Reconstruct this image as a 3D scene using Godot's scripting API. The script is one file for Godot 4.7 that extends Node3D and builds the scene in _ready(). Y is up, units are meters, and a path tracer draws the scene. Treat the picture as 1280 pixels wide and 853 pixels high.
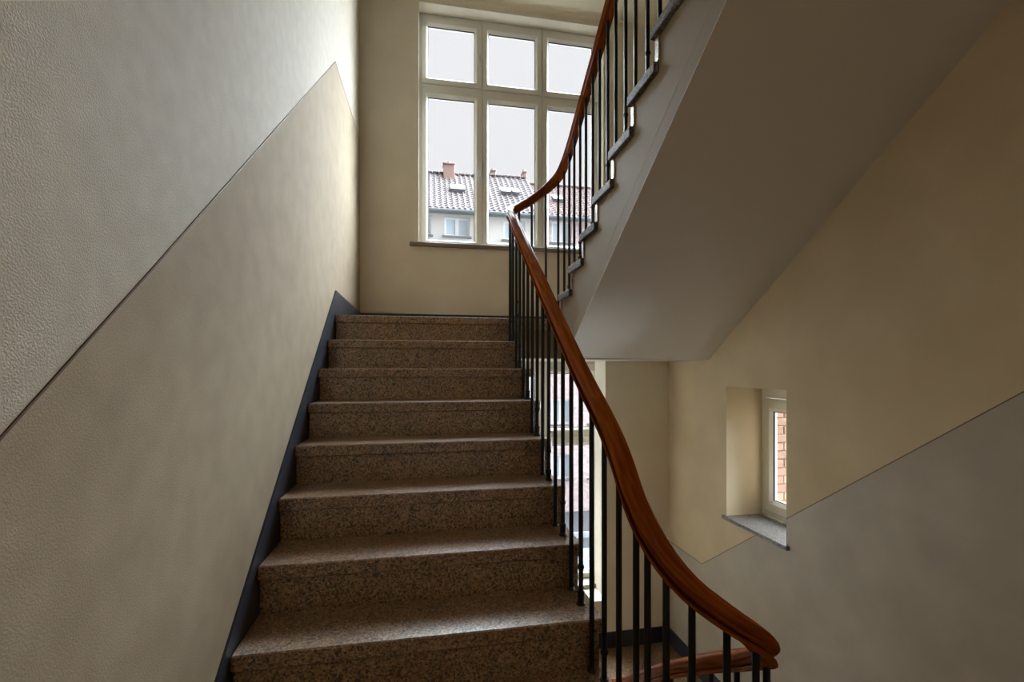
extends Node3D
# A stairwell seen from the storey landing: terrazzo flight going up to a half landing with a large window,
# a second flight returning overhead on the right, a third one going down in the well.
# Lengths are written as x (right), y (up from the eye), z (forward); P() turns them into Godot's axes with the storey floor at 0.

const EYE := 1.527
const XL := -0.656      # left wall
const XR := 2.45        # right wall
const ZL := 4.41        # window wall of the lower landing, which is thicker
const YL := -2.822      # lower landing
const ZB := 4.706       # wall with the stair window
const ZF := -1.6        # wall behind the viewer
var M := {}
var taken := {}


func P(x: float, y: float, z: float) -> Vector3:
	return Vector3(x, y + EYE, -z)


# ---------------------------------------------------------------- mesh builder
class MB:
	var st := SurfaceTool.new()
	var uvs := false

	func _init(smooth := false) -> void:
		st.begin(Mesh.PRIMITIVE_TRIANGLES)
		st.set_smooth_group(0 if smooth else -1)

	func tri(a: Vector3, b: Vector3, c: Vector3, out: Vector3) -> void:
		var n := (a - c).cross(a - b)
		if n.dot(out) < 0.0:
			var t := b
			b = c
			c = t
		st.add_vertex(a)
		st.add_vertex(b)
		st.add_vertex(c)

	func quad(a: Vector3, b: Vector3, c: Vector3, d: Vector3, out: Vector3) -> void:
		tri(a, b, c, out)
		tri(a, c, d, out)

	func box(p: Vector3, q: Vector3, ch := 0.0) -> void:
		var lo := Vector3(minf(p.x, q.x), minf(p.y, q.y), minf(p.z, q.z))
		var hi := Vector3(maxf(p.x, q.x), maxf(p.y, q.y), maxf(p.z, q.z))
		var c := (lo + hi) / 2.0
		var h := (hi - lo) / 2.0
		var v := func(s: Vector3, axis: int) -> Vector3:
			var r := Vector3.ZERO
			for i in 3:
				r[i] = c[i] + s[i] * (h[i] - (0.0 if i == axis else ch))
			return r
		for axis in 3:
			var u := (axis + 1) % 3
			var w := (axis + 2) % 3
			for s in [-1.0, 1.0]:
				var k: Array[Vector3] = []
				for e in [[-1.0, -1.0], [1.0, -1.0], [1.0, 1.0], [-1.0, 1.0]]:
					var sg := Vector3.ZERO
					sg[axis] = s
					sg[u] = e[0]
					sg[w] = e[1]
					k.append(v.call(sg, axis))
				var o := Vector3.ZERO
				o[axis] = s
				quad(k[0], k[1], k[2], k[3], o)
		if ch <= 0.0:
			return
		for axis in 3:          # the edges that run along this axis
			var u := (axis + 1) % 3
			var w := (axis + 2) % 3
			for su in [-1.0, 1.0]:
				for sw in [-1.0, 1.0]:
					var a := Vector3.ZERO
					a[u] = su
					a[w] = sw
					var b := a
					a[axis] = -1.0
					b[axis] = 1.0
					var o := Vector3.ZERO
					o[u] = su
					o[w] = sw
					quad(v.call(a, u), v.call(b, u), v.call(b, w), v.call(a, w), o)
		for sx in [-1.0, 1.0]:
			for sy in [-1.0, 1.0]:
				for sz in [-1.0, 1.0]:
					var s := Vector3(sx, sy, sz)
					tri(v.call(s, 0), v.call(s, 1), v.call(s, 2), s)

	# polygon (z, y) in the scene's own lengths, extruded from x0 to x1
	func prism_x(poly: PackedVector2Array, x0: float, x1: float, at: Callable) -> void:
		var area := 0.0
		var n := poly.size()
		for i in n:
			area += poly[i].cross(poly[(i + 1) % n])
		var idx := Geometry2D.triangulate_polygon(poly)
		for k in [[x0, -1.0], [x1, 1.0]]:
			for i in range(0, idx.size(), 3):
				var a := poly[idx[i]]
				var b := poly[idx[i + 1]]
				var c := poly[idx[i + 2]]
				tri(at.call(k[0], a.y, a.x), at.call(k[0], b.y, b.x), at.call(k[0], c.y, c.x), Vector3(k[1], 0, 0))
		for i in n:
			var a := poly[i]
			var b := poly[(i + 1) % n]
			var d := (b - a) * signf(area)
			quad(at.call(x0, a.y, a.x), at.call(x0, b.y, b.x), at.call(x1, b.y, b.x), at.call(x1, a.y, a.x), Vector3(0, -d.x, -d.y))

	# wall with rectangular holes: o is its lower corner on the room side, u and v its edges, n points into the room
	func wall(o: Vector3, u: Vector3, v: Vector3, n: Vector3, th: float, w: float, h: float, holes: Array) -> void:
		var us := [0.0, w]
		var vs := [0.0, h]
		for r in holes:
			us.append_array([r[0], r[2]])
			vs.append_array([r[1], r[3]])
		us.sort()
		vs.sort()
		for i in us.size() - 1:
			for j in vs.size() - 1:
				if us[i + 1] - us[i] < 1e-5 or vs[j + 1] - vs[j] < 1e-5:
					continue
				var mu: float = (us[i] + us[i + 1]) / 2.0
				var mv: float = (vs[j] + vs[j + 1]) / 2.0
				var open := false
				for r in holes:
					open = open or (mu > r[0] and mu < r[2] and mv > r[1] and mv < r[3])
				if open:
					continue
				for back in [0.0, th]:
					var b: Vector3 = o - n * back
					quad(b + u * us[i] + v * vs[j], b + u * us[i + 1] + v * vs[j], b + u * us[i + 1] + v * vs[j + 1], b + u * us[i] + v * vs[j + 1], n if back == 0.0 else -n)
		for r in holes + [[0.0, 0.0, w, h]]:
			var c := [o + u * r[0] + v * r[1], o + u * r[2] + v * r[1], o + u * r[2] + v * r[3], o + u * r[0] + v * r[3]]
			var inward := [v, -u, -v, u]
			var sg := -1.0 if r[2] - r[0] == w and r[3] - r[1] == h else 1.0
			for i in 4:
				var a: Vector3 = c[i]
				var b: Vector3 = c[(i + 1) % 4]
				quad(a, b, b - n * th, a - n * th, inward[i] * sg)

	# picture-frame ring: outer and inner rectangles [u0, v0, u1, v1]; profile is a list of [share of the way in, height along n]
	func ring(o: Vector3, u: Vector3, v: Vector3, n: Vector3, outer: Array, inner: Array, profile: Array) -> void:
		var loop := func(k: int) -> Array:
			var t: float = profile[k][0]
			var r := [lerpf(outer[0], inner[0], t), lerpf(outer[1], inner[1], t), lerpf(outer[2], inner[2], t), lerpf(outer[3], inner[3], t)]
			var b: Vector3 = o + n * profile[k][1]
			return [b + u * r[0] + v * r[1], b + u * r[2] + v * r[1], b + u * r[2] + v * r[3], b + u * r[0] + v * r[3]]
		var inward := [v, -u, -v, u]
		var wide: Array = [inner[1] - outer[1], outer[2] - inner[2], outer[3] - inner[3], inner[0] - outer[0]]
		for k in profile.size() - 1:
			var p: Array = loop.call(k)
			var q: Array = loop.call(k + 1)
			for s in 4:
				var da: float = (profile[k + 1][0] - profile[k][0]) * wide[s]
				var dn: float = profile[k + 1][1] - profile[k][1]
				quad(p[s], p[(s + 1) % 4], q[(s + 1) % 4], q[s], inward[s] * -dn + n * da)

	# profile of [radius, height] turned about a vertical axis
	func lathe(c: Vector3, prof: Array, seg: int) -> void:
		for k in prof.size() - 1:
			for i in seg:
				var a := TAU * i / seg
				var b := TAU * (i + 1) / seg
				var p := func(t: float, j: int) -> Vector3: return c + Vector3(cos(t) * prof[j][0], prof[j][1], sin(t) * prof[j][0])
				var m := (a + b) / 2.0
				var dr: float = prof[k + 1][0] - prof[k][0]
				var dy: float = prof[k + 1][1] - prof[k][1]
				var out := Vector3(cos(m) * dy, -dr, sin(m) * dy)
				if prof[k][0] < 1e-6:
					tri(c + Vector3(0, prof[k][1], 0), p.call(a, k + 1), p.call(b, k + 1), out)
				elif prof[k + 1][0] < 1e-6:
					tri(p.call(a, k), p.call(b, k), c + Vector3(0, prof[k + 1][1], 0), out)
				else:
					quad(p.call(a, k), p.call(b, k), p.call(b, k + 1), p.call(a, k + 1), out)

	func done() -> ArrayMesh:
		st.generate_normals()
		st.index()
		return st.commit()


# ---------------------------------------------------------------- objects
func numbered(called: String, parent: Node) -> String:
	var key := str(parent.get_instance_id()) + called
	taken[key] = taken.get(key, -1) + 1
	return called if taken[key] == 0 else "%s_%03d" % [called, taken[key]]


func obj(called: String, mesh: Mesh, m: Material, parent: Node = self, at := Vector3.ZERO) -> MeshInstance3D:
	var o := MeshInstance3D.new()
	o.name = numbered(called, parent)
	o.mesh = mesh
	o.material_override = m
	o.position = at
	parent.add_child(o, true)
	return o


func base(called: String, at := Vector3.ZERO) -> Node3D:
	var o := Node3D.new()
	o.name = numbered(called, self)
	o.position = at
	add_child(o, true)
	return o


func tag(o: Node, label: String, category: String, group := "", kind := "") -> Node:
	o.set_meta("label", label)
	o.set_meta("category", category)
	if group:
		o.set_meta("group", group)
	if kind:
		o.set_meta("kind", kind)
	return o


func bx(p: Vector3, q: Vector3, ch := 0.0) -> ArrayMesh:
	var mb := MB.new()
	mb.box(p, q, ch)
	return mb.done()


# ---------------------------------------------------------------- textures and materials
func noise(kind: int, freq: float, seed_: int, oct := 1) -> FastNoiseLite:
	var n := FastNoiseLite.new()
	n.noise_type = kind
	n.frequency = freq
	n.seed = seed_
	n.fractal_type = FastNoiseLite.FRACTAL_FBM if oct > 1 else FastNoiseLite.FRACTAL_NONE
	n.fractal_octaves = oct
	return n


func cells(freq: float, seed_: int, size: int, ret := FastNoiseLite.RETURN_CELL_VALUE) -> PackedByteArray:
	var n := noise(FastNoiseLite.TYPE_CELLULAR, freq, seed_)
	n.cellular_return_type = ret
	n.cellular_jitter = 1.0
	return n.get_image(size, size, false, false, false).get_data()


func terrazzo(ramp: Array, seed_: int, size := 768) -> ImageTexture:
	# chips of two sizes over a fine matrix; ramp holds the chip colours
	var a := cells(0.17, seed_, size)
	var b := cells(0.10, seed_ + 7, size)
	var c := cells(0.45, seed_ + 13, size)
	var data := PackedByteArray()
	data.resize(size * size * 3)
	var lut := []
	for i in 256:
		lut.append(ramp[int(i * 7919) % ramp.size()])
	for i in size * size:
		var k: Color = lut[a[i]]
		if b[i] % 5 == 0:
			k = lut[(b[i] * 3 + 11) % 256]
		var g := 0.86 + 0.28 * c[i] / 255.0
		data[i * 3] = mini(255, int(k.r * g * 255.0))
		data[i * 3 + 1] = mini(255, int(k.g * g * 255.0))
		data[i * 3 + 2] = mini(255, int(k.b * g * 255.0))
	return ImageTexture.create_from_image(Image.create_from_data(size, size, false, Image.FORMAT_RGB8, data))


func grey_noise(n: FastNoiseLite, size: int) -> ImageTexture:
	return ImageTexture.create_from_image(n.get_seamless_image(size, size, false, false, 0.15, true))


func ramp_tex(n: FastNoiseLite, c0: Color, c1: Color, size := 512, grain := 0.0) -> ImageTexture:
	var d := n.get_seamless_image(size, size, false, false, 0.15, true).get_data()
	var out := PackedByteArray()
	out.resize(size * size * 3)
	var fleck := noise(FastNoiseLite.TYPE_SIMPLEX, 0.22, 55, 2).get_seamless_image(size, size, false, false, 0.15, true).get_data() if grain > 0.0 else PackedByteArray()
	for i in size * size:
		var k := c0.lerp(c1, d[i] / 255.0)
		if grain > 0.0:
			var g := 1.0 + grain * (fleck[i] / 127.5 - 1.0)
			k = Color(minf(k.r * g, 1.0), minf(k.g * g, 1.0), minf(k.b * g, 1.0))
		out[i * 3] = int(k.r * 255)
		out[i * 3 + 1] = int(k.g * 255)
		out[i * 3 + 2] = int(k.b * 255)
	return ImageTexture.create_from_image(Image.create_from_data(size, size, false, Image.FORMAT_RGB8, out))


func wood() -> ImageTexture:
	var n := noise(FastNoiseLite.TYPE_SIMPLEX_SMOOTH, 0.05, 5, 4)
	var w := 128
	var h := 1024
	var im := Image.create(w, h, false, Image.FORMAT_RGB8)
	for y in h:
		for x in w:
			var t := 0.5 + 0.55 * n.get_noise_2d(x * 2.2, y * 0.09) + 0.18 * n.get_noise_2d(x * 9.0 + 300.0, y * 0.35)
			im.set_pixel(x, y, Color(0.41, 0.185, 0.065).lerp(Color(0.67, 0.36, 0.13), clampf(t, 0, 1)))
	return ImageTexture.create_from_image(im)


func mat(called: String, c: Color, rough: float, tex: Texture2D = null, scale := 1.0) -> StandardMaterial3D:
	var m := StandardMaterial3D.new()
	m.resource_name = called
	m.albedo_color = c
	m.roughness = rough
	if tex:
		m.albedo_texture = tex
	m.uv1_triplanar = true
	m.uv1_world_triplanar = true
	m.uv1_scale = Vector3.ONE * scale
	M[called] = m
	return m


func relief(m: StandardMaterial3D, tex: Texture2D, cm: float) -> void:
	m.heightmap_enabled = true
	m.heightmap_texture = tex
	m.heightmap_scale = cm


func make_materials() -> void:
	var coarse := grey_noise(noise(FastNoiseLite.TYPE_SIMPLEX, 0.09, 3, 4), 1024)
	var fine := grey_noise(noise(FastNoiseLite.TYPE_SIMPLEX, 0.16, 9, 3), 1024)
	var blotch := noise(FastNoiseLite.TYPE_SIMPLEX_SMOOTH, 0.006, 21, 4)
	var m := mat("plaster", Color(1, 1, 1), 0.75, ramp_tex(blotch, Color(0.80, 0.755, 0.675), Color(0.845, 0.80, 0.72), 1024, 0.07), 1.6)
	relief(m, coarse, 0.09)
	m = mat("plaster_smooth", Color(1, 1, 1), 0.8, ramp_tex(blotch, Color(0.865, 0.83, 0.755), Color(0.90, 0.87, 0.80)), 0.6)
	relief(m, fine, 0.05)
	m = mat("plaster_shaded", Color(1, 1, 1), 0.8, ramp_tex(blotch, Color(0.77, 0.705, 0.585), Color(0.82, 0.755, 0.635)), 0.6)  # cream plaster made darker and yellower: the right wall's dimness put into colour
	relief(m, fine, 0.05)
	m = mat("dado_grey", Color(1, 1, 1), 0.5, ramp_tex(blotch, Color(0.65, 0.62, 0.57), Color(0.71, 0.68, 0.625)), 0.8)
	relief(m, fine, 0.05)
	m = mat("dado_paint", Color(1, 1, 1), 0.5, ramp_tex(blotch, Color(0.68, 0.61, 0.505), Color(0.73, 0.66, 0.55), 1024, 0.06), 0.9)
	m.roughness = 0.85
	relief(m, fine, 0.055)
	mat("dado_line", Color(0.40, 0.32, 0.24), 0.6)
	m = mat("soffit_paint", Color(0.80, 0.78, 0.745), 0.85)
	relief(m, fine, 0.03)
	mat("stringer_paint", Color(0.55, 0.485, 0.38), 0.7)
	mat("ceiling_paint", Color(0.90, 0.86, 0.76), 0.85)
	mat("skirting_paint", Color(0.18, 0.205, 0.255), 0.38)
	var chips := [Color(0.68, 0.56, 0.43), Color(0.58, 0.45, 0.33), Color(0.74, 0.64, 0.52), Color(0.26, 0.20, 0.16), Color(0.51, 0.40, 0.30), Color(0.64, 0.48, 0.33), Color(0.17, 0.14, 0.12), Color(0.56, 0.50, 0.44), Color(0.70, 0.53, 0.35), Color(0.44, 0.33, 0.23)]
	m = mat("terrazzo", Color(1, 1, 1), 0.34, terrazzo(chips, 31), 1.35)
	m.metallic_specular = 0.85
	m.clearcoat_enabled = true
	m.clearcoat = 0.7
	m.clearcoat_roughness = 0.28
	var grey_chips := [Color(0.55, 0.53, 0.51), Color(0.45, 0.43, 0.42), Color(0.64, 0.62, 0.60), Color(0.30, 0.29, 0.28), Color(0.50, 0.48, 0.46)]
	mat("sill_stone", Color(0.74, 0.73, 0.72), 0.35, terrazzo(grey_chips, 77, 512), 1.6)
	m = mat("terrazzo_shaded", Color(0.78, 0.77, 0.76), 0.6, M.sill_stone.albedo_texture, 1.6)  # same terrazzo, greyed and darkened to paint in shade on the upper treads
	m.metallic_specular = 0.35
	mat("sill_dark", Color(0.52, 0.48, 0.43), 0.45)
	mat("window_white", Color(0.88, 0.87, 0.83), 0.35)
	mat("gasket", Color(0.16, 0.17, 0.19), 0.6)
	mat("handle_metal", Color(0.78, 0.77, 0.74), 0.3)
	m = mat("glass", Color(0.95, 0.97, 0.97, 0.04), 0.0)
	m.transparency = BaseMaterial3D.TRANSPARENCY_ALPHA
	m.uv1_triplanar = false
	m = mat("iron", Color(0.035, 0.034, 0.042), 0.38)
	m = mat("wood", Color(1, 1, 1), 0.52, wood())
	m.uv1_triplanar = false
	m.clearcoat_enabled = true
	m.clearcoat = 0.18
	m.clearcoat_roughness = 0.1
	m.specular_mode = BaseMaterial3D.SPECULAR_DISABLED
	# outside
	mat("facade_grey", Color(0.76, 0.735, 0.715), 0.9)
	mat("facade_pale", Color(0.82, 0.80, 0.775), 0.9)
	var br := noise(FastNoiseLite.TYPE_CELLULAR, 0.05, 4)
	br.cellular_return_type = FastNoiseLite.RETURN_CELL_VALUE
	mat("facade_brick", Color(1, 1, 1), 0.9, ramp_tex(br, Color(0.72, 0.64, 0.63), Color(0.82, 0.75, 0.75), 256), 0.5)
	mat("roof_tile", Color(1, 1, 1), 0.85, ramp_tex(br, Color(0.375, 0.335, 0.335), Color(0.44, 0.395, 0.39), 256), 0.35)
	mat("roof_tile_red", Color(1, 1, 1), 0.85, ramp_tex(br, Color(0.44, 0.36, 0.345), Color(0.50, 0.41, 0.395), 256), 0.35)
	mat("chimney_brick", Color(0.61, 0.49, 0.455), 0.9)
	mat("gutter", Color(0.45, 0.47, 0.48), 0.5)
	mat("house_white", Color(0.9, 0.9, 0.9), 0.5)
	mat("house_pane", Color(0.74, 0.80, 0.84), 0.15)
	mat("house_sill", Color(0.42, 0.42, 0.43), 0.7)
	mat("asphalt", Color(0.40, 0.40, 0.40), 0.9)
	mat("bitumen", Color(0.20, 0.20, 0.21), 0.9)
	mat("fascia_grey", Color(0.62, 0.63, 0.64), 0.7)
	mat("mortar", Color(0.66, 0.60, 0.54), 0.95)
	for i in 4:
		mat("brick%d" % i, [Color(0.62, 0.49, 0.42), Color(0.66, 0.53, 0.46), Color(0.59, 0.46, 0.40), Color(0.68, 0.56, 0.48)][i], 0.9)
	m = mat("fill_lamp_glass", Color(0.95, 0.93, 0.88), 0.4)
	m.emission_enabled = true
	m.emission = Color(1.0, 0.93, 0.80)
	m.emission_energy_multiplier = 1.0


# ---------------------------------------------------------------- windows
func sash(win: Node3D, o: Vector3, u: Vector3, v: Vector3, n: Vector3, outer: Array, inner: Array, handle := 0) -> void:
	var mb := MB.new()
	mb.ring(o, u, v, n, outer, inner, [[0.0, -0.06], [0.0, -0.006], [0.06, 0.0], [0.72, 0.0], [0.80, -0.006], [1.0, -0.022], [1.0, -0.06]])
	var s := obj("sash", mb.done(), M.window_white, win)
	mb = MB.new()
	var ib := [inner[0] + 0.006, inner[1] + 0.006, inner[2] - 0.006, inner[3] - 0.006]
	mb.ring(o, u, v, n, inner, ib, [[0.0, -0.034], [0.0, -0.024], [1.0, -0.03], [1.0, -0.036]])
	obj("glazing_bead", mb.done(), M.gasket, s)
	mb = MB.new()
	var a := o - n * 0.034
	mb.quad(a + u * inner[0] + v * inner[1], a + u * inner[2] + v * inner[1], a + u * inner[2] + v * inner[3], a + u * inner[0] + v * inner[3], n)
	obj("pane", mb.done(), M.glass, s)
	if handle != 0:
		# rosette and lever on the stile; 1 = right stile, -1 = left stile
		var hu: float = (outer[2] + inner[2]) / 2.0 + 0.004 if handle > 0 else (outer[0] + inner[0]) / 2.0 - 0.004
		var hv: float = lerpf(outer[1], outer[3], 0.47)
		var c := o + u * hu + v * hv
		mb = MB.new()
		var f := func(pu: float, pv: float, pn: float) -> Vector3: return c + u * pu + v * pv + n * pn
		mb.box(f.call(-0.013, -0.032, 0.0), f.call(0.013, 0.032, 0.010), 0.003)
		mb.box(f.call(-0.008, -0.008, 0.010), f.call(0.008, 0.008, 0.040), 0.002)
		mb.box(f.call(-0.010, -0.105, 0.028), f.call(0.010, 0.012, 0.043), 0.004)
		obj("handle", mb.done(), M.handle_metal, s)


func stair_window(called: String, label: String, dy: float, y_sill: float, rows: Array) -> void:
	# three casements side by side under three fanlights; u runs right, n into the stairwell
	var w := base(called, P(0, 0, 0))
	w.position = Vector3.ZERO
	tag(w, label, "window", "", "structure")
	var o := P(0, dy, 4.841)
	var u := Vector3.RIGHT
	var v := Vector3.UP
	var n := Vector3.BACK
	var mb := MB.new()
	mb.ring(o, u, v, n, [-0.092, y_sill, 1.893, 3.685], [-0.055, y_sill + 0.04, 1.857, 3.645], [[0.0, -0.07], [0.0, -0.015], [0.0, -0.012], [1.0, -0.012], [1.0, -0.07]])
	obj("frame", mb.done(), M.window_white, w)
	mb = MB.new()
	mb.box(o + Vector3(-0.055, rows[0][3], 0.05), o + Vector3(1.857, rows[1][0], -0.012 - 0.0) )
	var bar := MB.new()
	bar.box(o + Vector3(-0.055, rows[0][3] - 0.012, -0.075), o + Vector3(1.857, rows[1][0] + 0.012, -0.014))
	for x in [0.571, 1.218]:
		bar.box(o + Vector3(x - 0.018, y_sill + 0.04, -0.075), o + Vector3(x + 0.018, 3.645, -0.014))
	obj("mullion", bar.done(), M.window_white, w)
	var sx := [[-0.062, 0.0, 0.486, 0.568], [0.574, 0.634, 1.142, 1.215], [1.221, 1.289, 1.789, 1.864]]
	for row in rows:
		for k in 3:
			var s: Array = sx[k]
			var hd := 0
			if k == 0:
				hd = 1
			sash(w, o, u, v, n, [s[0], row[0], s[3], row[3]], [s[1], row[1], s[2], row[2]], hd)
	# stone sill, a little longer than the opening
	mb = MB.new()
	var ys := y_sill + dy
	mb.box(P(-0.178, ys - 0.036, ZB - 0.035), P(1.96, ys + 0.004, ZB + 0.001), 0.004)
	mb.box(P(-0.088, ys - 0.034, ZB - 0.01), P(1.862, ys + 0.003, 4.85))
	obj("sill", mb.done(), M.sill_dark, w)


func small_window() -> void:
	var w := base("window_3")
	tag(w, "small deep-set white window low in the right wall above the lower flight", "window", "", "structure")
	var u := Vector3.BACK          # towards the viewer
	var v := Vector3.UP
	var n := Vector3.LEFT
	var o := Vector3(2.786, EYE, -3.4605)
	var mb := MB.new()
	mb.ring(o, u, v, n, [0.0, -1.2185, 0.6533, -0.1547], [0.042, -1.176, 0.611, -0.239], [[0.0, -0.07], [0.0, 0.0], [0.04, 0.004], [0.96, 0.004], [1.0, 0.0], [1.0, -0.07]])
	obj("frame", mb.done(), M.window_white, w)
	o.x -= 0.012
	sash(w, o, u, v, n, [0.034, -1.183, 0.6186, -0.2456], [0.1143, -1.0826, 0.539, -0.3515], 1)
	mb = MB.new()
	mb.box(P(XR - 0.027, -1.253, 2.776), P(XR + 0.004, -1.225, 3.491), 0.004)
	mb.box(P(XR - 0.014, -1.251, 2.808), P(2.803, -1.2255, 3.4595))
	obj("sill", mb.done(), M.sill_stone, w)


# ---------------------------------------------------------------- railing
var rail := PackedVector3Array()      # x, y, z (scene lengths) of the rail's centre line


func rail_points() -> void:
	var keys := []
	# lower flight, walked upwards
	keys.append_array([[1.02, -2.36, 3.36], [1.02, -2.08, 2.90], [1.02, -1.70, 2.33], [1.005, -1.29, 1.82], [1.005, -1.02, 1.45]])
	# half turn over the storey landing: centre (0.815, 1.29), radius 0.205
	for a in [[180.0, -0.91], [150.0, -0.832], [110.0, -0.725], [82.0, -0.655], [55.0, -0.588], [36.0, -0.528], [18.0, -0.462], [0.0, -0.40]]:
		var t := deg_to_rad(a[0])
		keys.append([0.805 - 0.195 * cos(t), a[1], 1.29 - 0.195 * sin(t)])
	# middle flight
	keys.append_array([[0.61, -0.245, 1.446], [0.61, -0.005, 1.803], [0.61, 0.557, 2.58], [0.61, 0.858, 2.987], [0.61, 1.10, 3.31]])
	# half turn over the half landing: centre (0.83, 3.43), radius 0.22
	for a in [[0.0, 1.178], [30.0, 1.235], [60.0, 1.297], [90.0, 1.372], [120.0, 1.455], [150.0, 1.53], [180.0, 1.61]]:
		var t := deg_to_rad(a[0])
		keys.append([0.83 - 0.22 * cos(t), a[1], 3.43 + 0.22 * sin(t)])
	# upper flight
	keys.append_array([[1.05, 1.793, 3.084], [1.05, 1.975, 2.782], [1.05, 2.139, 2.524], [1.05, 2.60, 1.72], [1.05, 2.80, 1.30]])
	var k := PackedVector3Array()
	for q in keys:
		k.append(Vector3(q[0], q[1], q[2]))
	for i in k.size() - 1:
		var p0 := k[maxi(i - 1, 0)]
		var p1 := k[i]
		var p2 := k[i + 1]
		var p3 := k[mini(i + 2, k.size() - 1)]
		# centripetal tangents, so that unequal spacing does not overshoot
		var d0 := maxf(sqrt(p0.distance_to(p1)), 1e-3)
		var d1 := maxf(sqrt(p1.distance_to(p2)), 1e-3)
		var d2 := maxf(sqrt(p2.distance_to(p3)), 1e-3)
		var m1 := (p2 - p1) if i == 0 else d1 * ((p1 - p0) / d0 - (p2 - p0) / (d0 + d1) + (p2 - p1) / d1)
		var m2 := (p2 - p1) if i == k.size() - 2 else d1 * ((p2 - p1) / d1 - (p3 - p1) / (d1 + d2) + (p3 - p2) / d2)
		var steps := maxi(2, int(p1.distance_to(p2) / 0.03))
		for s in steps:
			var t := float(s) / steps
			var t2 := t * t
			var t3 := t2 * t
			rail.append((2 * t3 - 3 * t2 + 1) * p1 + (t3 - 2 * t2 + t) * m1 + (-2 * t3 + 3 * t2) * p2 + (t3 - t2) * m2)
	rail.append(k[k.size() - 1])


func rail_y(x: float, z: float, lo: int, hi: int) -> float:
	var best := 1e9
	var y := 0.0
	for i in range(lo, hi):
		var d := Vector2(rail[i].x - x, rail[i].z - z).length_squared()
		if d < best:
			best = d
			y = rail[i].y
	return y


func handrail_mesh() -> ArrayMesh:
	var prof := [[-0.023, -0.033], [-0.0275, -0.030], [-0.0285, -0.025], [-0.0265, -0.020], [-0.020, -0.016], [-0.0175, -0.011], [-0.019, -0.006], [-0.027, 0.0], [-0.033, 0.006], [-0.0345, 0.013], [-0.0315, 0.021], [-0.024, 0.027], [-0.012, 0.0305], [0.0, 0.0315]]
	var full := prof.duplicate()
	for i in range(prof.size() - 2, -1, -1):
		full.append([-prof[i][0], prof[i][1]])
	var n := full.size()
	var st := SurfaceTool.new()
	st.begin(Mesh.PRIMITIVE_TRIANGLES)
	st.set_smooth_group(0)
	var rings := []
	var along := 0.0
	var lens := [0.0]
	for i in rail.size():
		var a := rail[maxi(i - 1, 0)]
		var b := rail[mini(i + 1, rail.size() - 1)]
		var t := (P(b.x, b.y, b.z) - P(a.x, a.y, a.z)).normalized()
		var side := t.cross(Vector3.UP).normalized()
		var up := side.cross(t)
		var c := P(rail[i].x, rail[i].y, rail[i].z)
		var ring := []
		for p in full:
			ring.append(c + side * p[0] + up * p[1])
		rings.append(ring)
		if i > 0:
			along += rail[i].distance_to(rail[i - 1])
			lens.append(along)
	for i in rings.size() - 1:
		for j in n:
			var jn := (j + 1) % n
			var q := [rings[i][j], rings[i][jn], rings[i + 1][jn], rings[i + 1][j]]
			var uv := [Vector2(float(j) / n, lens[i] * 0.8), Vector2(float(j + 1) / n, lens[i] * 0.8), Vector2(float(j + 1) / n, lens[i + 1] * 0.8), Vector2(float(j) / n, lens[i + 1] * 0.8)]
			var mid := P(rail[i].x, rail[i].y, rail[i].z)
			var nn: Vector3 = (q[0] - q[2]).cross(q[0] - q[1])
			var order := [0, 1, 2, 0, 2, 3]
			if nn.dot((q[0] + q[1]) / 2.0 - mid) < 0.0:
				order = [0, 2, 1, 0, 3, 2]
			for o in order:
				st.set_uv(uv[o])
				st.add_vertex(q[o])
	for e in [0, rings.size() - 1]:
		var c := Vector3.ZERO
		for p in rings[e]:
			c += p
		c /= n
		var t: Vector3 = (rings[1][0] - rings[0][0]) if e == 0 else (rings[e - 1][0] - rings[e][0])
		for j in n:
			var a: Vector3 = rings[e][j]
			var b: Vector3 = rings[e][(j + 1) % n]
			if (c - b).cross(c - a).dot(-t) < 0.0:
				var sw := a
				a = b
				b = sw
			st.set_smooth_group(-1)
			for p in [c, a, b]:
				st.set_uv(Vector2(0.5, 0.0))
				st.add_vertex(p)
	st.generate_normals()
	st.index()
	return st.commit()


func baluster(parent: Node3D, x: float, y0: float, y1: float, z: float, collared: bool) -> void:
	var mb := MB.new(true)
	mb.lathe(Vector3.ZERO, [[0.0098, 0.0], [0.0098, y1 - y0]], 12)
	var b := obj("baluster", mb.done(), M.iron, parent, P(x, y0, z))
	if collared:
		obj("foot", M.foot_collared, M.iron, b)
		obj("collar", M.collar_ring, M.iron, b, Vector3(0, 0.15, 0))
	else:
		obj("foot", M.foot_plain, M.iron, b)


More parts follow.
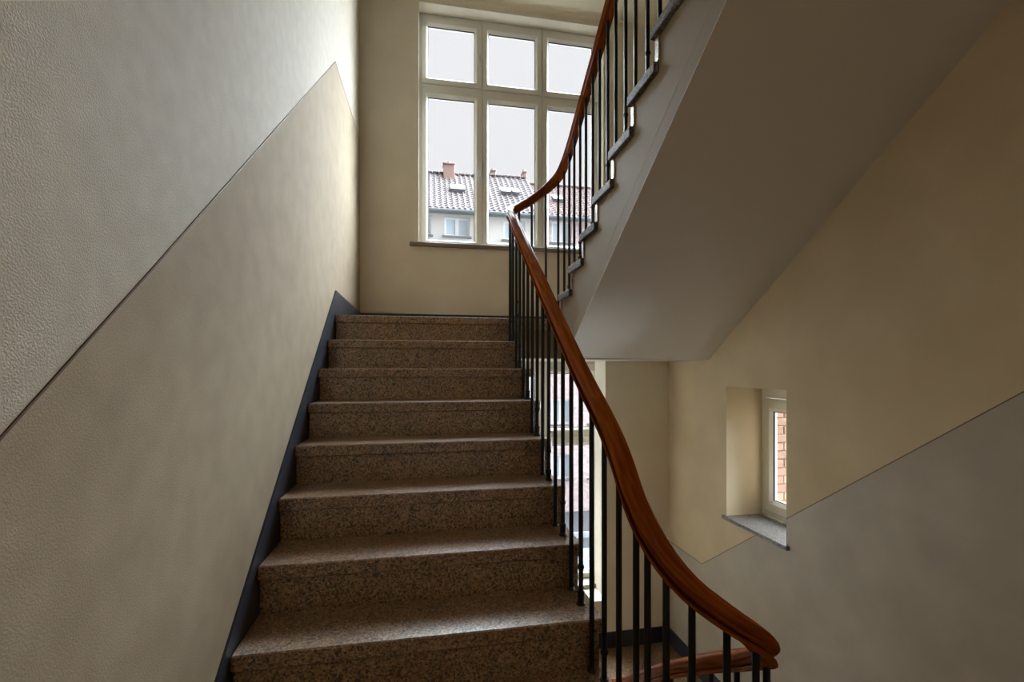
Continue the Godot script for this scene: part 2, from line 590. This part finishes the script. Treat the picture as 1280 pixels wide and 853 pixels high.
func railing() -> void:
	rail_points()
	var mb := MB.new(true)
	mb.lathe(Vector3.ZERO, [[0.019, 0.0], [0.019, 0.005], [0.0145, 0.008], [0.013, 0.016], [0.0145, 0.048], [0.016, 0.052], [0.0098, 0.056]], 12)
	M.foot_collared = mb.done()
	mb = MB.new(true)
	mb.lathe(Vector3.ZERO, [[0.0098, -0.012], [0.0125, -0.008], [0.0145, 0.0], [0.0125, 0.008], [0.0098, 0.012]], 12)
	M.collar_ring = mb.done()
	mb = MB.new(true)
	mb.lathe(Vector3.ZERO, [[0.0155, 0.0], [0.0155, 0.004], [0.0105, 0.012], [0.0098, 0.013]], 12)
	M.foot_plain = mb.done()
	var t := base("stair_railing", P(0.815, -1.527, 1.05))
	tag(t, "dark iron stair railing with polished red-brown wooden handrail winding through the stairwell", "railing")
	var off := t.position
	var h := obj("handrail", handrail_mesh(), M.wood, t, -off)
	h.set_meta("label", "polished red-brown wooden handrail")
	var holder := Node3D.new()
	holder.position = -off
	# all balusters: x, z, foot height, collared, range of the rail to stop under
	var n := rail.size()
	var mid_a := 0
	var up_a := 0
	for i in n:
		if mid_a == 0 and rail[i].x < 0.612 and rail[i].z < 1.5:
			mid_a = i
		if up_a == 0 and rail[i].x > 1.0 and rail[i].y > 1.4:
			up_a = i
	var list := []
	for k in range(1, 10):
		list.append([0.61, S1Y(k), S1Z(k) + 0.12, true])
		list.append([0.61, S1Y(k), S1Z(k) + 0.246, false])
	for a in [30.0, 60.0, 90.0, 120.0, 150.0]:
		var r := deg_to_rad(a)
		list.append([0.83 - 0.22 * cos(r), S1Y(0), 3.43 + 0.22 * sin(r), int(a) % 60 == 0])
	list.append([1.05, S1Y(0), 3.475, false])
	for j in 8:
		list.append([1.05, S2Y(j), S2Z(j) - 0.12, true])
		list.append([1.05, S2Y(j), S2Z(j) - 0.24, false])
	for a in [[18.0, -1.336], [36.0, -1.336], [56.0, -1.527], [82.0, -1.527], [110.0, -1.527], [150.0, -1.527 - 0.16188]]:
		var r := deg_to_rad(a[0])
		list.append([0.805 - 0.195 * cos(r), a[1], 1.29 - 0.195 * sin(r), false])
	for m in range(1, 8):
		list.append([1.02, S3Y(m), S3Z(m) - 0.06, m % 2 == 0])
		list.append([1.02, S3Y(m), S3Z(m) - 0.20, false])
	for b in list:
		# nearest part of the rail above the foot
		var best := 1e9
		var y := 0.0
		for i in n:
			if rail[i].y - b[1] < 0.3 or rail[i].y - b[1] > 1.5:
				continue
			var d := Vector2(rail[i].x - b[0], rail[i].z - b[2]).length_squared()
			if d < best:
				best = d
				y = rail[i].y
		var x: float = b[0]
		baluster(t, x - off.x, b[1] - off.y, y - 0.022 - off.y, b[2] + off.z, b[3])


# ---------------------------------------------------------------- flights
func S1Y(k: int) -> float:
	return 0.3848 - 0.1912 * k


func S1Z(k: int) -> float:
	return 3.431 - 0.252 * k


func S2Y(j: int) -> float:
	return 0.576 + 0.1613 * j


func S2Z(j: int) -> float:
	return 3.463 - 0.252 * j


func S3Y(m: int) -> float:
	return -1.527 - 0.16188 * m


func S3Z(m: int) -> float:
	return 1.163 + 0.283 * m


func flight_up() -> void:
	var t := base("stair_flight", P(0.0, -1.527, 1.163))
	tag(t, "speckled brown terrazzo flight rising straight ahead along the left wall to the half landing", "stairs")
	var off := -t.position
	var x0 := -0.645
	for k in 10:
		var d := 0.31 if k > 0 else 0.34
		obj("tread", bx(P(x0, S1Y(k) - 0.056, S1Z(k)), P(0.664, S1Y(k), S1Z(k) + d - (0.03 if k > 0 else 0.0)), 0.005), M.terrazzo, t, off)
		obj("riser", bx(P(x0 + 0.004, S1Y(k + 1) - (0.02 if k == 9 else 0.0), S1Z(k) + 0.018), P(0.648, S1Y(k) - 0.056, S1Z(k) + 0.045)), M.terrazzo, t, off)
	var poly := PackedVector2Array()
	poly.append(Vector2(S1Z(9) + 0.045, S1Y(10) - 0.25))
	for k in range(9, -1, -1):
		poly.append(Vector2(S1Z(k) + 0.045, S1Y(k + 1) - (0.056 if k < 9 else 0.1)))
		poly.append(Vector2(S1Z(k) + 0.045, S1Y(k) - 0.056))
	poly.append(Vector2(S1Z(0) + 0.10, S1Y(0) - 0.056))
	poly.append(Vector2(S1Z(0) + 0.10, 0.08))
	var mb := MB.new()
	mb.prism_x(poly, x0 + 0.004, 0.64, P)
	obj("carriage", mb.done(), M.stringer_paint, t, off)


func flight_over() -> void:
	var t := base("stair_flight", P(1.8, 0.385, 3.463))
	tag(t, "upper return flight seen from below, pale plastered soffit with terrazzo treads greyed to paint in their shade", "stairs")
	var off := -t.position
	for j in 8:
		obj("tread", bx(P(0.995, S2Y(j) - 0.05, S2Z(j) - (0.285 if j < 7 else 0.25)), P(XR - 0.004, S2Y(j), S2Z(j)), 0.004), M.terrazzo_shaded, t, off)
		var low := S2Y(j - 1) if j > 0 else 0.385
		obj("riser", bx(P(1.012, low, S2Z(j) - 0.045), P(XR - 0.004, S2Y(j) - 0.05, S2Z(j) - 0.014)), M.terrazzo, t, off)
	# inner edge of the soffit and its outer edge along the wall
	var a0 := Vector2(3.334, 0.085)
	var a1 := Vector2(1.30, 0.242 + 0.629 * (3.086 - 1.30))
	var b0 := Vector2(3.714, 0.0812)
	var b1 := Vector2(1.30, 0.0806 + 0.690 * (3.717 - 1.30))
	var poly := PackedVector2Array()
	poly.append(Vector2(3.445, 0.087))
	poly.append(a0 + Vector2(0, 0.005))
	poly.append(a1 + Vector2(0, 0.005))
	poly.append(Vector2(1.30, S2Y(7) - 0.05))
	for j in range(7, -1, -1):
		poly.append(Vector2(S2Z(j) - 0.018, S2Y(j) - 0.05))
		poly.append(Vector2(S2Z(j) - 0.018, (S2Y(j - 1) - 0.05) if j > 0 else 0.375))
	var mb := MB.new()
	mb.prism_x(poly, 1.02, 1.032, P)
	obj("stringer", mb.done(), M.stringer_paint, t, off)
	mb = MB.new()
	var n := 24
	var e := 0.0
	for layer in [0.0, 0.10]:
		for i in n:
			for k in 8:
				var g := func(ti: float, tk: float) -> Vector3:
					var q := a0.lerp(a1, ti).lerp(b0.lerp(b1, ti), tk)
					return P(lerpf(1.0195, XR - 0.001, tk), q.y + layer, q.x)
				mb.quad(g.call(float(i) / n, k / 8.0), g.call(float(i + 1) / n, k / 8.0), g.call(float(i + 1) / n, (k + 1) / 8.0), g.call(float(i) / n, (k + 1) / 8.0), Vector3.DOWN if layer == 0.0 else Vector3.UP)
	for k in 2:
		var p0 := a0 if k == 0 else b0
		var p1 := a1 if k == 0 else b1
		var px := 1.0195 if k == 0 else XR - 0.001
		mb.quad(P(px, p0.y, p0.x), P(px, p1.y, p1.x), P(px, p1.y + (0.006 if k == 0 else 0.1), p1.x), P(px, p0.y + (0.006 if k == 0 else 0.1), p0.x), Vector3(-1.0 if k == 0 else 1.0, 0, 0))
	if true:
		mb.quad(P(1.021, a0.y, a0.x), P(XR, b0.y, b0.x), P(XR, b0.y + 0.1, b0.x), P(1.021, a0.y + 0.1, a0.x), Vector3.FORWARD)
	obj("soffit", mb.done(), M.soffit_paint, t, off)


func flight_down() -> void:
	var t := base("stair_flight", P(1.8, YL, 3.43))
	tag(t, "terrazzo flight going down beside the right wall to the lower landing", "stairs")
	var off := -t.position
	for m in range(1, 9):
		if m < 8:
			obj("tread", bx(P(0.995, S3Y(m) - 0.05, S3Z(m - 1) - 0.03), P(XR - 0.004, S3Y(m), S3Z(m)), 0.004), M.terrazzo, t, off)
		obj("riser", bx(P(1.012, S3Y(m), S3Z(m - 1) - 0.045), P(XR - 0.004, S3Y(m - 1) - 0.05, S3Z(m - 1) - 0.014)), M.terrazzo, t, off)
	var poly := PackedVector2Array()
	for m in range(0, 8):
		poly.append(Vector2(S3Z(m) - 0.045, S3Y(m) - 0.05))
		poly.append(Vector2(S3Z(m) - 0.045, S3Y(m + 1) - (0.05 if m < 7 else 0.0)))
	poly.append(Vector2(S3Z(6) - 0.2, S3Y(8)))
	poly.append(Vector2(S3Z(0) - 0.045, S3Y(0) - 0.35))
	var mb := MB.new()
	mb.prism_x(poly, 1.02, XR - 0.004, P)
	obj("carriage", mb.done(), M.stringer_paint, t, off)


# ---------------------------------------------------------------- outside
func house(called_label: String, x0: float, x1: float, wall_m: Material, roof_m: Material, ridge_y: float, windows: Array, chimneys: Array, skylights: Array) -> void:
	var zf := 25.0
	var ye := 8.55
	var yg := -11.0
	var xm := (x0 + x1) / 2.0
	var t := base("terraced_house", P(xm, yg, zf))
	tag(t, called_label, "house", "terraced houses across the yard")
	var off := -t.position
	var holes := []
	for w in windows:
		holes.append([w[0] - x0, w[1] - yg, w[2] - x0, w[3] - yg])
	var mb := MB.new()
	mb.wall(P(x0, yg, zf), Vector3.RIGHT, Vector3.UP, Vector3.BACK, 0.3, x1 - x0, ye - yg, holes)
	mb.box(P(x0, yg, zf + 0.3), P(x0 + 0.2, ye, zf + 8.0))
	mb.box(P(x1 - 0.2, yg, zf + 0.3), P(x1, ye, zf + 8.0))
	obj("wall", mb.done(), wall_m, t, off)
	for w in windows:
		mb = MB.new()
		var o := P(0, 0, zf + 0.14)
		var xc: float = (w[0] + w[2]) / 2.0
		for s in [[w[0], xc], [xc, w[2]]]:
			mb.ring(o, Vector3.RIGHT, Vector3.UP, Vector3.BACK, [s[0], w[1], s[1], w[3]], [s[0] + 0.09, w[1] + 0.10, s[1] - 0.09, w[3] - 0.09], [[0.0, -0.06], [0.0, 0.0], [1.0, 0.0], [1.0, -0.06]])
		var f := obj("window", mb.done(), M.house_white, t, off)
		for s in [[w[0], xc], [xc, w[2]]]:
			obj("pane", bx(P(s[0] + 0.08, w[1] + 0.09, zf + 0.17), P(s[1] - 0.08, w[3] - 0.08, zf + 0.18)), M.house_pane, f)
		obj("window_sill", bx(P(w[0] - 0.12, w[1] - 0.11, zf - 0.07), P(w[2] + 0.12, w[1], zf + 0.13), 0.01), M.house_sill, t, off)
	# pantiled roof: courses that overlap, each with rolls
	var rise := ridge_y - ye
	var courses := 17
	var cols := int((x1 - x0) / 0.30)
	mb = MB.new()
	for c in courses:
		var s0 := float(c) / courses
		var s1 := float(c + 1) / courses
		for i in cols * 4:
			var xa := x0 + (x1 - x0) * i / (cols * 4)
			var xb := x0 + (x1 - x0) * (i + 1) / (cols * 4)
			var ha: float = [0.0, 0.025, 0.07, 0.025][i % 4]
			var hb: float = [0.0, 0.025, 0.07, 0.025][(i + 1) % 4]
			var g := func(x: float, s: float, hh: float) -> Vector3: return P(x, ye - 0.05 + rise * s + hh, zf - 0.35 + 4.35 * s - hh * 0.6)
			mb.quad(g.call(xa, s0, ha + 0.025), g.call(xb, s0, hb + 0.025), g.call(xb, s1, hb), g.call(xa, s1, ha), Vector3(0, 1, 1))
			mb.quad(g.call(xa, s0, ha + 0.025), g.call(xb, s0, hb + 0.025), g.call(xb, s0, hb - 0.02), g.call(xa, s0, ha - 0.02), Vector3(0, -0.3, 1))
	var r := obj("roof_tiles", mb.done(), roof_m, t, off)
	r.set_meta("kind", "stuff")
	mb = MB.new()
	mb.quad(P(x0, ridge_y, zf + 4.0), P(x1, ridge_y, zf + 4.0), P(x1, ye, zf + 8.3), P(x0, ye, zf + 8.3), Vector3(0, 1, -1))
	for k in [x0, x1]:
		mb.tri(P(k, ye, zf), P(k, ye, zf + 8.0), P(k, ridge_y - 0.08, zf + 4.0), Vector3(signf(k - xm), 0, 0))
	obj("roof", mb.done(), roof_m, t, off)
	mb = MB.new()
	var i := x0
	while i < x1 - 0.05:
		mb.box(P(i, ridge_y - 0.06, zf + 3.86), P(minf(i + 0.38, x1), ridge_y + 0.09, zf + 4.14), 0.04)
		i += 0.40
	obj("ridge_tiles", mb.done(), roof_m, t, off).set_meta("kind", "stuff")
	obj("gutter", bx(P(x0, ye - 0.20, zf - 0.42), P(x1, ye - 0.04, zf - 0.24), 0.04), M.gutter, t, off)
	obj("eaves_board", bx(P(x0, ye - 0.22, zf - 0.24), P(x1, ye - 0.02, zf - 0.0)), M.gutter, t, off)
	var dp := MB.new(true)
	dp.lathe(P(x0 + 0.12, yg, zf - 0.1), [[0.05, 0.0], [0.05, ye - yg - 0.1]], 8)
	obj("downpipe", dp.done(), M.gutter, t, off)
	for c in chimneys:
		mb = MB.new()
		mb.box(P(c[0], c[2] - 1.4, c[4]), P(c[1], c[3], c[4] + 0.6), 0.02)
		mb.box(P(c[0] - 0.05, c[3], c[4] - 0.05), P(c[1] + 0.05, c[3] + 0.10, c[4] + 0.65), 0.02)
		var ch := obj("chimney", mb.done(), M.chimney_brick, t, off)
		var pt := MB.new(true)
		pt.lathe(P((c[0] + c[1]) / 2.0, c[3] + 0.1, c[4] + 0.3), [[0.11, 0.0], [0.13, 0.02], [0.10, 0.05], [0.09, 0.18]], 10)
		obj("chimney_pot", pt.done(), M.chimney_brick, ch)
	for k in skylights:
		# x0, x1, share of the slope from, to
		var g2 := func(x: float, s: float, hh: float) -> Vector3: return P(x, ye - 0.05 + rise * s + hh, zf - 0.35 + 4.35 * s - hh * 0.7)
		mb = MB.new()
		for e in [[k[0], k[1], k[2], k[2] + 0.016], [k[0], k[1], k[3] - 0.016, k[3]], [k[0], k[0] + 0.07, k[2], k[3]], [k[1] - 0.07, k[1], k[2], k[3]]]:
			mb.quad(g2.call(e[0], e[2], 0.20), g2.call(e[1], e[2], 0.20), g2.call(e[1], e[3], 0.20), g2.call(e[0], e[3], 0.20), Vector3(0, 1, 1))
			mb.quad(g2.call(e[0], e[2], 0.20), g2.call(e[1], e[2], 0.20), g2.call(e[1], e[2], 0.02), g2.call(e[0], e[2], 0.02), Vector3(0, 0, 1))
		var sk := obj("roof_window", mb.done(), M.gutter, t, off)
		mb = MB.new()
		mb.quad(g2.call(k[0], k[2], 0.19), g2.call(k[1], k[2], 0.19), g2.call(k[1], k[3], 0.19), g2.call(k[0], k[3], 0.19), Vector3(0, 1, 1))
		obj("pane", mb.done(), M.house_white, sk)


func outside() -> void:
	var g := obj("ground", bx(P(-40, -11.3, 5.6), P(60, -11.0, 60)), M.asphalt)
	tag(g, "grey paved yard between the stairwell and the houses", "ground", "", "structure")
	var wa := []
	for i in 4:
		var x := 0.886 - 2.06 * i
		wa.append([x, 7.17, x + 1.34, 8.18])
		wa.append([x, 4.3, x + 1.34, 5.5])
	house("terraced house across the yard with brown pantiles, brick chimney and light grey front", -6.5, 3.05, M.facade_grey, M.roof_tile, 12.15, wa, [[0.94, 1.61, 11.84, 12.5, 28.4]], [[1.27, 2.11, 0.44, 0.575]])
	house("narrow pale-fronted terraced house between its two wider neighbours, twin roof windows", 3.05, 6.3, M.facade_pale, M.roof_tile, 12.25, [[4.10, 7.12, 5.3, 8.15], [4.10, 4.3, 5.3, 5.5], [4.10, -3.0, 5.3, -1.8]], [[3.95, 4.25, 12.1, 12.55, 29.0], [6.02, 6.24, 12.1, 12.62, 29.0]], [[4.22, 4.78, 0.445, 0.55], [4.88, 5.30, 0.445, 0.55]])
	var wc := []
	for i in 4:
		var x := 6.83 + 2.2 * i
		wc.append([x, 7.1, x + 1.15, 8.3])
		wc.append([x, 4.3, x + 1.15, 5.5])
		wc.append([x, -3.1, x + 1.15, -1.7])
		wc.append([x, -6.2, x + 1.15, -4.8])
	house("right-hand terraced house with reddish roof and pinkish brick front", 6.3, 16.0, M.facade_brick, M.roof_tile_red, 11.9, wc, [], [[7.3, 7.9, 0.40, 0.52]])
	# low garage in the yard, seen through the lower stair window
	var t := base("garage", P(8.6, -11.0, 21.5))
	tag(t, "low garage with white fascia in the yard seen through the lower stair window", "garage")
	var off := -t.position
	obj("wall", bx(P(5.0, -11.0, 21.5), P(14.0, -8.2, 24.4)), M.gutter, t, off)
	obj("roof", bx(P(4.95, -7.9, 21.4), P(14.05, -7.88, 24.45)), M.bitumen, t, off)
	obj("fascia", bx(P(4.9, -8.2, 21.35), P(14.1, -7.9, 24.5), 0.02), M.fascia_grey, t, off)
	for i in 3:
		var d := obj("garage_door", bx(P(5.3 + 2.9 * i, -11.0, 21.42), P(7.8 + 2.9 * i, -8.75, 21.52), 0.01), M.house_pane, t, off)
		for k in 4:
			obj("door_rib", bx(P(5.35 + 2.9 * i, -10.8 + 0.5 * k, 21.40), P(7.75 + 2.9 * i, -10.72 + 0.5 * k, 21.43)), M.house_white, d)


# ---------------------------------------------------------------- the scene
func _ready() -> void:
	# camera: 16 mm shift-lens view, level, turned a little to the right of the flight
	var cam := Camera3D.new()
	cam.name = "camera"
	cam.projection = Camera3D.PROJECTION_FRUSTUM
	cam.keep_aspect = Camera3D.KEEP_HEIGHT
	cam.near = 0.05
	cam.far = 200.0
	cam.size = 853.0 / 576.23 * 0.05
	cam.frustum_offset = Vector2(0.0, (461.37 - 426.5) / 576.23 * 0.05)
	cam.position = P(0, 0, 0)
	cam.rotation.y = -0.1807
	cam.current = true
	add_child(cam)
	# overcast sky
	var env := Environment.new()
	env.background_mode = Environment.BG_SKY
	var sky := Sky.new()
	var sm := ProceduralSkyMaterial.new()
	sm.sky_top_color = Color(0.90, 0.905, 0.92)
	sm.sky_horizon_color = Color(0.90, 0.895, 0.89)
	sm.ground_horizon_color = Color(0.5, 0.5, 0.5)
	sm.ground_bottom_color = Color(0.4, 0.4, 0.4)
	sky.sky_material = sm
	env.sky = sky
	env.background_energy_multiplier = 1.15
	env.tonemap_mode = Environment.TONE_MAPPER_LINEAR
	env.tonemap_exposure = 1.0
	env.sdfgi_enabled = true
	env.ssao_enabled = true
	env.ssil_enabled = true
	var we := WorldEnvironment.new()
	we.name = "environment"
	we.environment = env
	add_child(we)
	# the veiled sun behind thin cloud: very soft light that comes in at the stair windows
	var sun := DirectionalLight3D.new()
	sun.name = "veiled_sun"
	sun.light_color = Color(0.90, 0.955, 1.0)
	sun.light_energy = 29.0
	sun.light_angular_distance = 130.0
	sun.sky_mode = DirectionalLight3D.SKY_MODE_LIGHT_ONLY
	sun.shadow_enabled = true
	add_child(sun)
	sun.look_at_from_position(P(7.2, 3.7, 6.3), P(0.0, 0.0, 0.0), Vector3.UP)
	make_materials()

	# --- the shell
	var mb := MB.new()
	# left wall
	mb.box(P(XL - 0.35, -3.3, ZF - 0.3), P(XL, 4.1, 5.1))
	var wl := obj("wall_left", mb.done(), M.plaster)
	tag(wl, "left wall, rough cream plaster above a smoother painted dado", "wall", "", "structure")
	var dado := PackedVector2Array([Vector2(ZF, -3.25), Vector2(ZF, -0.22), Vector2(0.72, -0.22), Vector2(0.841, -0.115), Vector2(1.273, 0.261), Vector2(3.492, 2.213), Vector2(ZB, 2.241), Vector2(ZB, -3.25)])
	mb = MB.new()
	mb.prism_x(dado, XL - 0.01, XL + 0.0015, P)
	obj("dado", mb.done(), M.dado_paint, wl)
	mb = MB.new()
	strip(mb, [Vector2(ZF, -0.22), Vector2(0.72, -0.22), Vector2(0.841, -0.115), Vector2(1.273, 0.261), Vector2(3.492, 2.213), Vector2(ZB, 2.241)], XL - 0.01, XL + 0.003, 0.0022)
	obj("dado_line", mb.done(), M.dado_line, wl)
	# back wall with two stair windows, one above the other
	mb = MB.new()
	mb.wall(P(XL - 0.35, -3.3, ZB), Vector3.RIGHT, Vector3.UP, Vector3.BACK, 0.225, XR - XL + 0.85, 7.4, [[-0.088 - XL + 0.35, 1.26 + 3.3, 1.86 - XL + 0.35, 3.68 + 3.3], [-0.088 - XL + 0.35, -2.34 + 3.3, 1.86 - XL + 0.35, 0.078 + 3.3]])
	mb.wall(P(XL, -3.3, ZL), Vector3.RIGHT, Vector3.UP, Vector3.BACK, ZB - ZL, XR - XL + 0.1, 3.382, [[-0.02 - XL, -2.34 + 3.3, 1.765 - XL, 3.381]])
	var wb := obj("wall_back", mb.done(), M.plaster_smooth)
	tag(wb, "smooth cream plaster wall around the tall stair windows", "wall", "", "structure")
	# right wall with the small deep window; outside it a leaf of brick
	mb = MB.new()
	mb.wall(P(XR, -3.3, ZB + 0.4), Vector3.BACK, Vector3.UP, Vector3.LEFT, 0.41, ZB + 0.4 - ZF + 0.3, 7.4, [[ZB + 0.4 - 3.4605, 3.3 - 1.2513, ZB + 0.4 - 2.807, 3.3 - 0.148]])
	var wr := obj("wall_right", mb.done(), M.plaster_shaded)
	tag(wr, "right wall of cream plaster with a grey-beige dado following the lower flight", "wall", "", "structure")
	var line := [Vector2(ZL, -1.774), Vector2(3.8054, -1.7715), Vector2(2.688, -0.956), Vector2(1.51, -0.0956), Vector2(0.95, 0.02), Vector2(ZF, 0.02)]
	mb = MB.new()
	# the dado leaves the opening of the small window free
	var slope: float = (line[2].y - line[1].y) / (line[2].x - line[1].x)
	var at_line := func(z: float) -> float: return line[1].y + slope * (z - line[1].x)
	var za := 3.4605
	var zc := 2.807
	var zs: float = line[1].x + (-1.252 - line[1].y) / slope
	var d1 := PackedVector2Array([Vector2(ZL, -3.25), line[0], line[1], Vector2(za, at_line.call(za)), Vector2(za, -3.25)])
	var d2 := PackedVector2Array([Vector2(za, -3.25), Vector2(za, at_line.call(za)), Vector2(zs, -1.252), Vector2(zc, -1.252), Vector2(zc, -3.25)])
	var d3 := PackedVector2Array([Vector2(zc, -3.25), Vector2(zc, at_line.call(zc)), line[2], line[3], line[4], line[5], Vector2(ZF, -3.25)])
	for d in [d1, d2, d3]:
		mb.prism_x(d, XR + 0.01, XR - 0.0015, P)
	obj("dado", mb.done(), M.dado_grey, wr)
	mb = MB.new()
	strip(mb, [line[0], line[1], Vector2(zs, -1.252)], XR + 0.01, XR - 0.003, 0.0022)
	strip(mb, [Vector2(zc, at_line.call(zc)), line[2], line[3], line[4], line[5]], XR + 0.01, XR - 0.003, 0.0022)
	obj("dado_line", mb.done(), M.dado_line, wr)
	mb = MB.new()
	mb.wall(P(XR + 0.425, -3.3, ZB + 0.4), Vector3.BACK, Vector3.UP, Vector3.LEFT, 0.30, ZB + 0.4 - ZF + 0.3, 7.4, [[ZB + 0.4 - 3.50, 3.3 - 1.28, ZB + 0.4 - 2.77, 3.3 - 0.13]])
	var leaf := obj("mortar_leaf", mb.done(), M.mortar, wr)
	var rng := RandomNumberGenerator.new()
	rng.seed = 5
	for c in 16:
		var y := -1.275 + 0.0717 * c
		var cut := 0.145 if c % 2 == 0 else 0.215
		for s in [[XR + 0.426, XR + 0.425 + cut - 0.005], [XR + 0.425 + cut + 0.005, XR + 0.722]]:
			var pz := 3.50 - 0.012 - rng.randf() * 0.004
			obj("brick", bx(P(s[0], y, pz), P(s[1], y + 0.0617, 3.515), 0.003), M["brick%d" % rng.randi_range(0, 3)], leaf)
	# wall behind the viewer
	var wf := obj("wall_front", bx(P(XL - 0.35, -3.3, ZF - 0.3), P(XR + 0.75, 4.1, ZF)), M.plaster_smooth)
	tag(wf, "cream plaster wall behind the viewer, on the storey landing", "wall", "", "structure")
	# ceiling, with a cove above the window
	mb = MB.new()
	mb.box(P(XL - 0.35, 3.79, ZF - 0.3), P(XR + 0.75, 4.1, 5.1))
	for i in 6:
		var a := PI / 2 * i / 6
		var b := PI / 2 * (i + 1) / 6
		var rr := 0.06
		mb.quad(P(XL, 3.79 - rr + rr * sin(a), ZB - rr + rr * cos(a)), P(XR, 3.79 - rr + rr * sin(a), ZB - rr + rr * cos(a)), P(XR, 3.79 - rr + rr * sin(b), ZB - rr + rr * cos(b)), P(XL, 3.79 - rr + rr * sin(b), ZB - rr + rr * cos(b)), Vector3(0, -1, 1))
	tag(obj("ceiling", mb.done(), M.ceiling_paint), "cream ceiling over the stairwell", "ceiling", "", "structure")
	# floors
	var fl := obj("floor", bx(P(XL, -1.85, ZF), P(XR, -1.527, 1.208)), M.terrazzo)
	tag(fl, "terrazzo storey landing at the foot of the flight", "floor", "", "structure")
	mb = MB.new()
	mb.box(P(XL, 0.08, 3.73), P(XR, 0.378, ZB))
	mb.box(P(XL, 0.08, 3.53), P(1.02, 0.378, 3.73))
	var hl := obj("floor", mb.done(), M.soffit_paint)
	tag(hl, "half landing below the large window, pale painted underside", "floor", "", "structure")
	obj("paving", bx(P(XL, 0.378, 3.773), P(XR, 0.3848, ZB)), M.terrazzo, hl)
	obj("paving", bx(P(0.664, 0.3, 3.43), P(XR, 0.3848, 3.773), 0.004), M.terrazzo, hl)
	obj("fascia", bx(P(0.64, 0.08, 3.44), P(1.03, 0.3, 3.535)), M.stringer_paint, hl)
	var ll := obj("floor", bx(P(XL, -3.3, ZF), P(XR, YL, ZL)), M.terrazzo)
	tag(ll, "brown terrazzo lower landing at the bottom of the well", "floor", "", "structure")
	var ul := obj("floor", bx(P(XL, 1.58, ZF), P(XR, 1.866, 1.43)), M.soffit_paint)
	tag(ul, "upper storey landing above the viewer", "floor", "", "structure")
	# skirting
	mb = MB.new()
	mb.prism_x(PackedVector2Array([Vector2(ZF, -1.6), Vector2(ZF, -1.362), Vector2(1.10, -1.362), Vector2(3.484, 0.563), Vector2(ZB - 0.001, 0.548), Vector2(ZB - 0.001, 0.2), Vector2(3.55, 0.2), Vector2(1.35, -1.6)]), XL - 0.002, XL + 0.010, P)
	tag(obj("baseboard_left", mb.done(), M.skirting_paint), "blue-grey painted skirting climbing the left wall beside the steps", "skirting", "", "structure")
	tag(obj("baseboard_back", bx(P(XL + 0.01, 0.3848, ZB - 0.012), P(XR, 0.548, ZB + 0.002), 0.002), M.skirting_paint), "blue-grey skirting at the half landing under the window", "skirting", "", "structure")
	tag(obj("baseboard_back", bx(P(XL + 0.01, YL, ZL - 0.012), P(XR, -2.662, ZL + 0.002), 0.002), M.skirting_paint), "dark skirting on the lower landing's window wall", "skirting", "", "structure")
	mb = MB.new()
	mb.prism_x(PackedVector2Array([Vector2(ZL - 0.012, -2.83), Vector2(ZL - 0.012, -2.660), Vector2(3.45, -2.660), Vector2(1.25, -1.36), Vector2(ZF, -1.36), Vector2(ZF, -1.53), Vector2(1.0, -1.6), Vector2(3.1, -2.83)]), XR + 0.002, XR - 0.010, P)
	tag(obj("baseboard_right", mb.done(), M.skirting_paint), "dark skirting running down the right wall to the lower landing", "skirting", "", "structure")

	# --- windows
	stair_window("window_1", "large white six-light stair window above the half landing", 0.0, 1.262, [[1.287, 1.343, 2.822, 2.945], [2.953, 3.027, 3.560, 3.662]])
	stair_window("window_2", "lower white stair window seen through the railing under the half landing", -3.60, 1.30, [[1.315, 1.37, 2.765, 2.86], [2.868, 2.955, 3.55, 3.662]])
	small_window()

	# --- stairs and railing
	flight_up()
	flight_over()
	flight_down()
	railing()

	# --- unseen lamp added for warm fill, under the upper landing
	lamp()
	outside()


func strip(mb: MB, pts: Array, x0: float, x1: float, half: float) -> void:
	for i in pts.size() - 1:
		var a: Vector2 = pts[i]
		var b: Vector2 = pts[i + 1]
		var n := (b - a).orthogonal().normalized() * half
		mb.prism_x(PackedVector2Array([a + n, b + n, b - n, a - n]), x0, x1, P)


func lamp() -> void:
	var t := base("fill_lamp", P(0.7, 1.58, -0.5))
	tag(t, "unseen round opal lamp added for warm fill under the upper storey landing", "lamp")
	var mb := MB.new(true)
	mb.lathe(Vector3.ZERO, [[0.0, 0.0], [0.17, 0.0], [0.17, -0.03], [0.15, -0.035]], 24)
	obj("mount", mb.done(), M.window_white, t)
	mb = MB.new(true)
	mb.lathe(Vector3.ZERO, [[0.155, -0.03], [0.15, -0.06], [0.12, -0.09], [0.07, -0.105], [0.0, -0.11]], 24)
	obj("shade", mb.done(), M.fill_lamp_glass, t)
	var l := OmniLight3D.new()
	l.name = "fill_light"
	l.light_color = Color(1.0, 0.84, 0.60)
	l.light_energy = 0.28
	l.light_size = 0.14
	l.omni_range = 12.0
	l.omni_attenuation = 2.0
	l.shadow_enabled = true
	l.position = P(0.7, 1.44, -0.5)
	add_child(l)
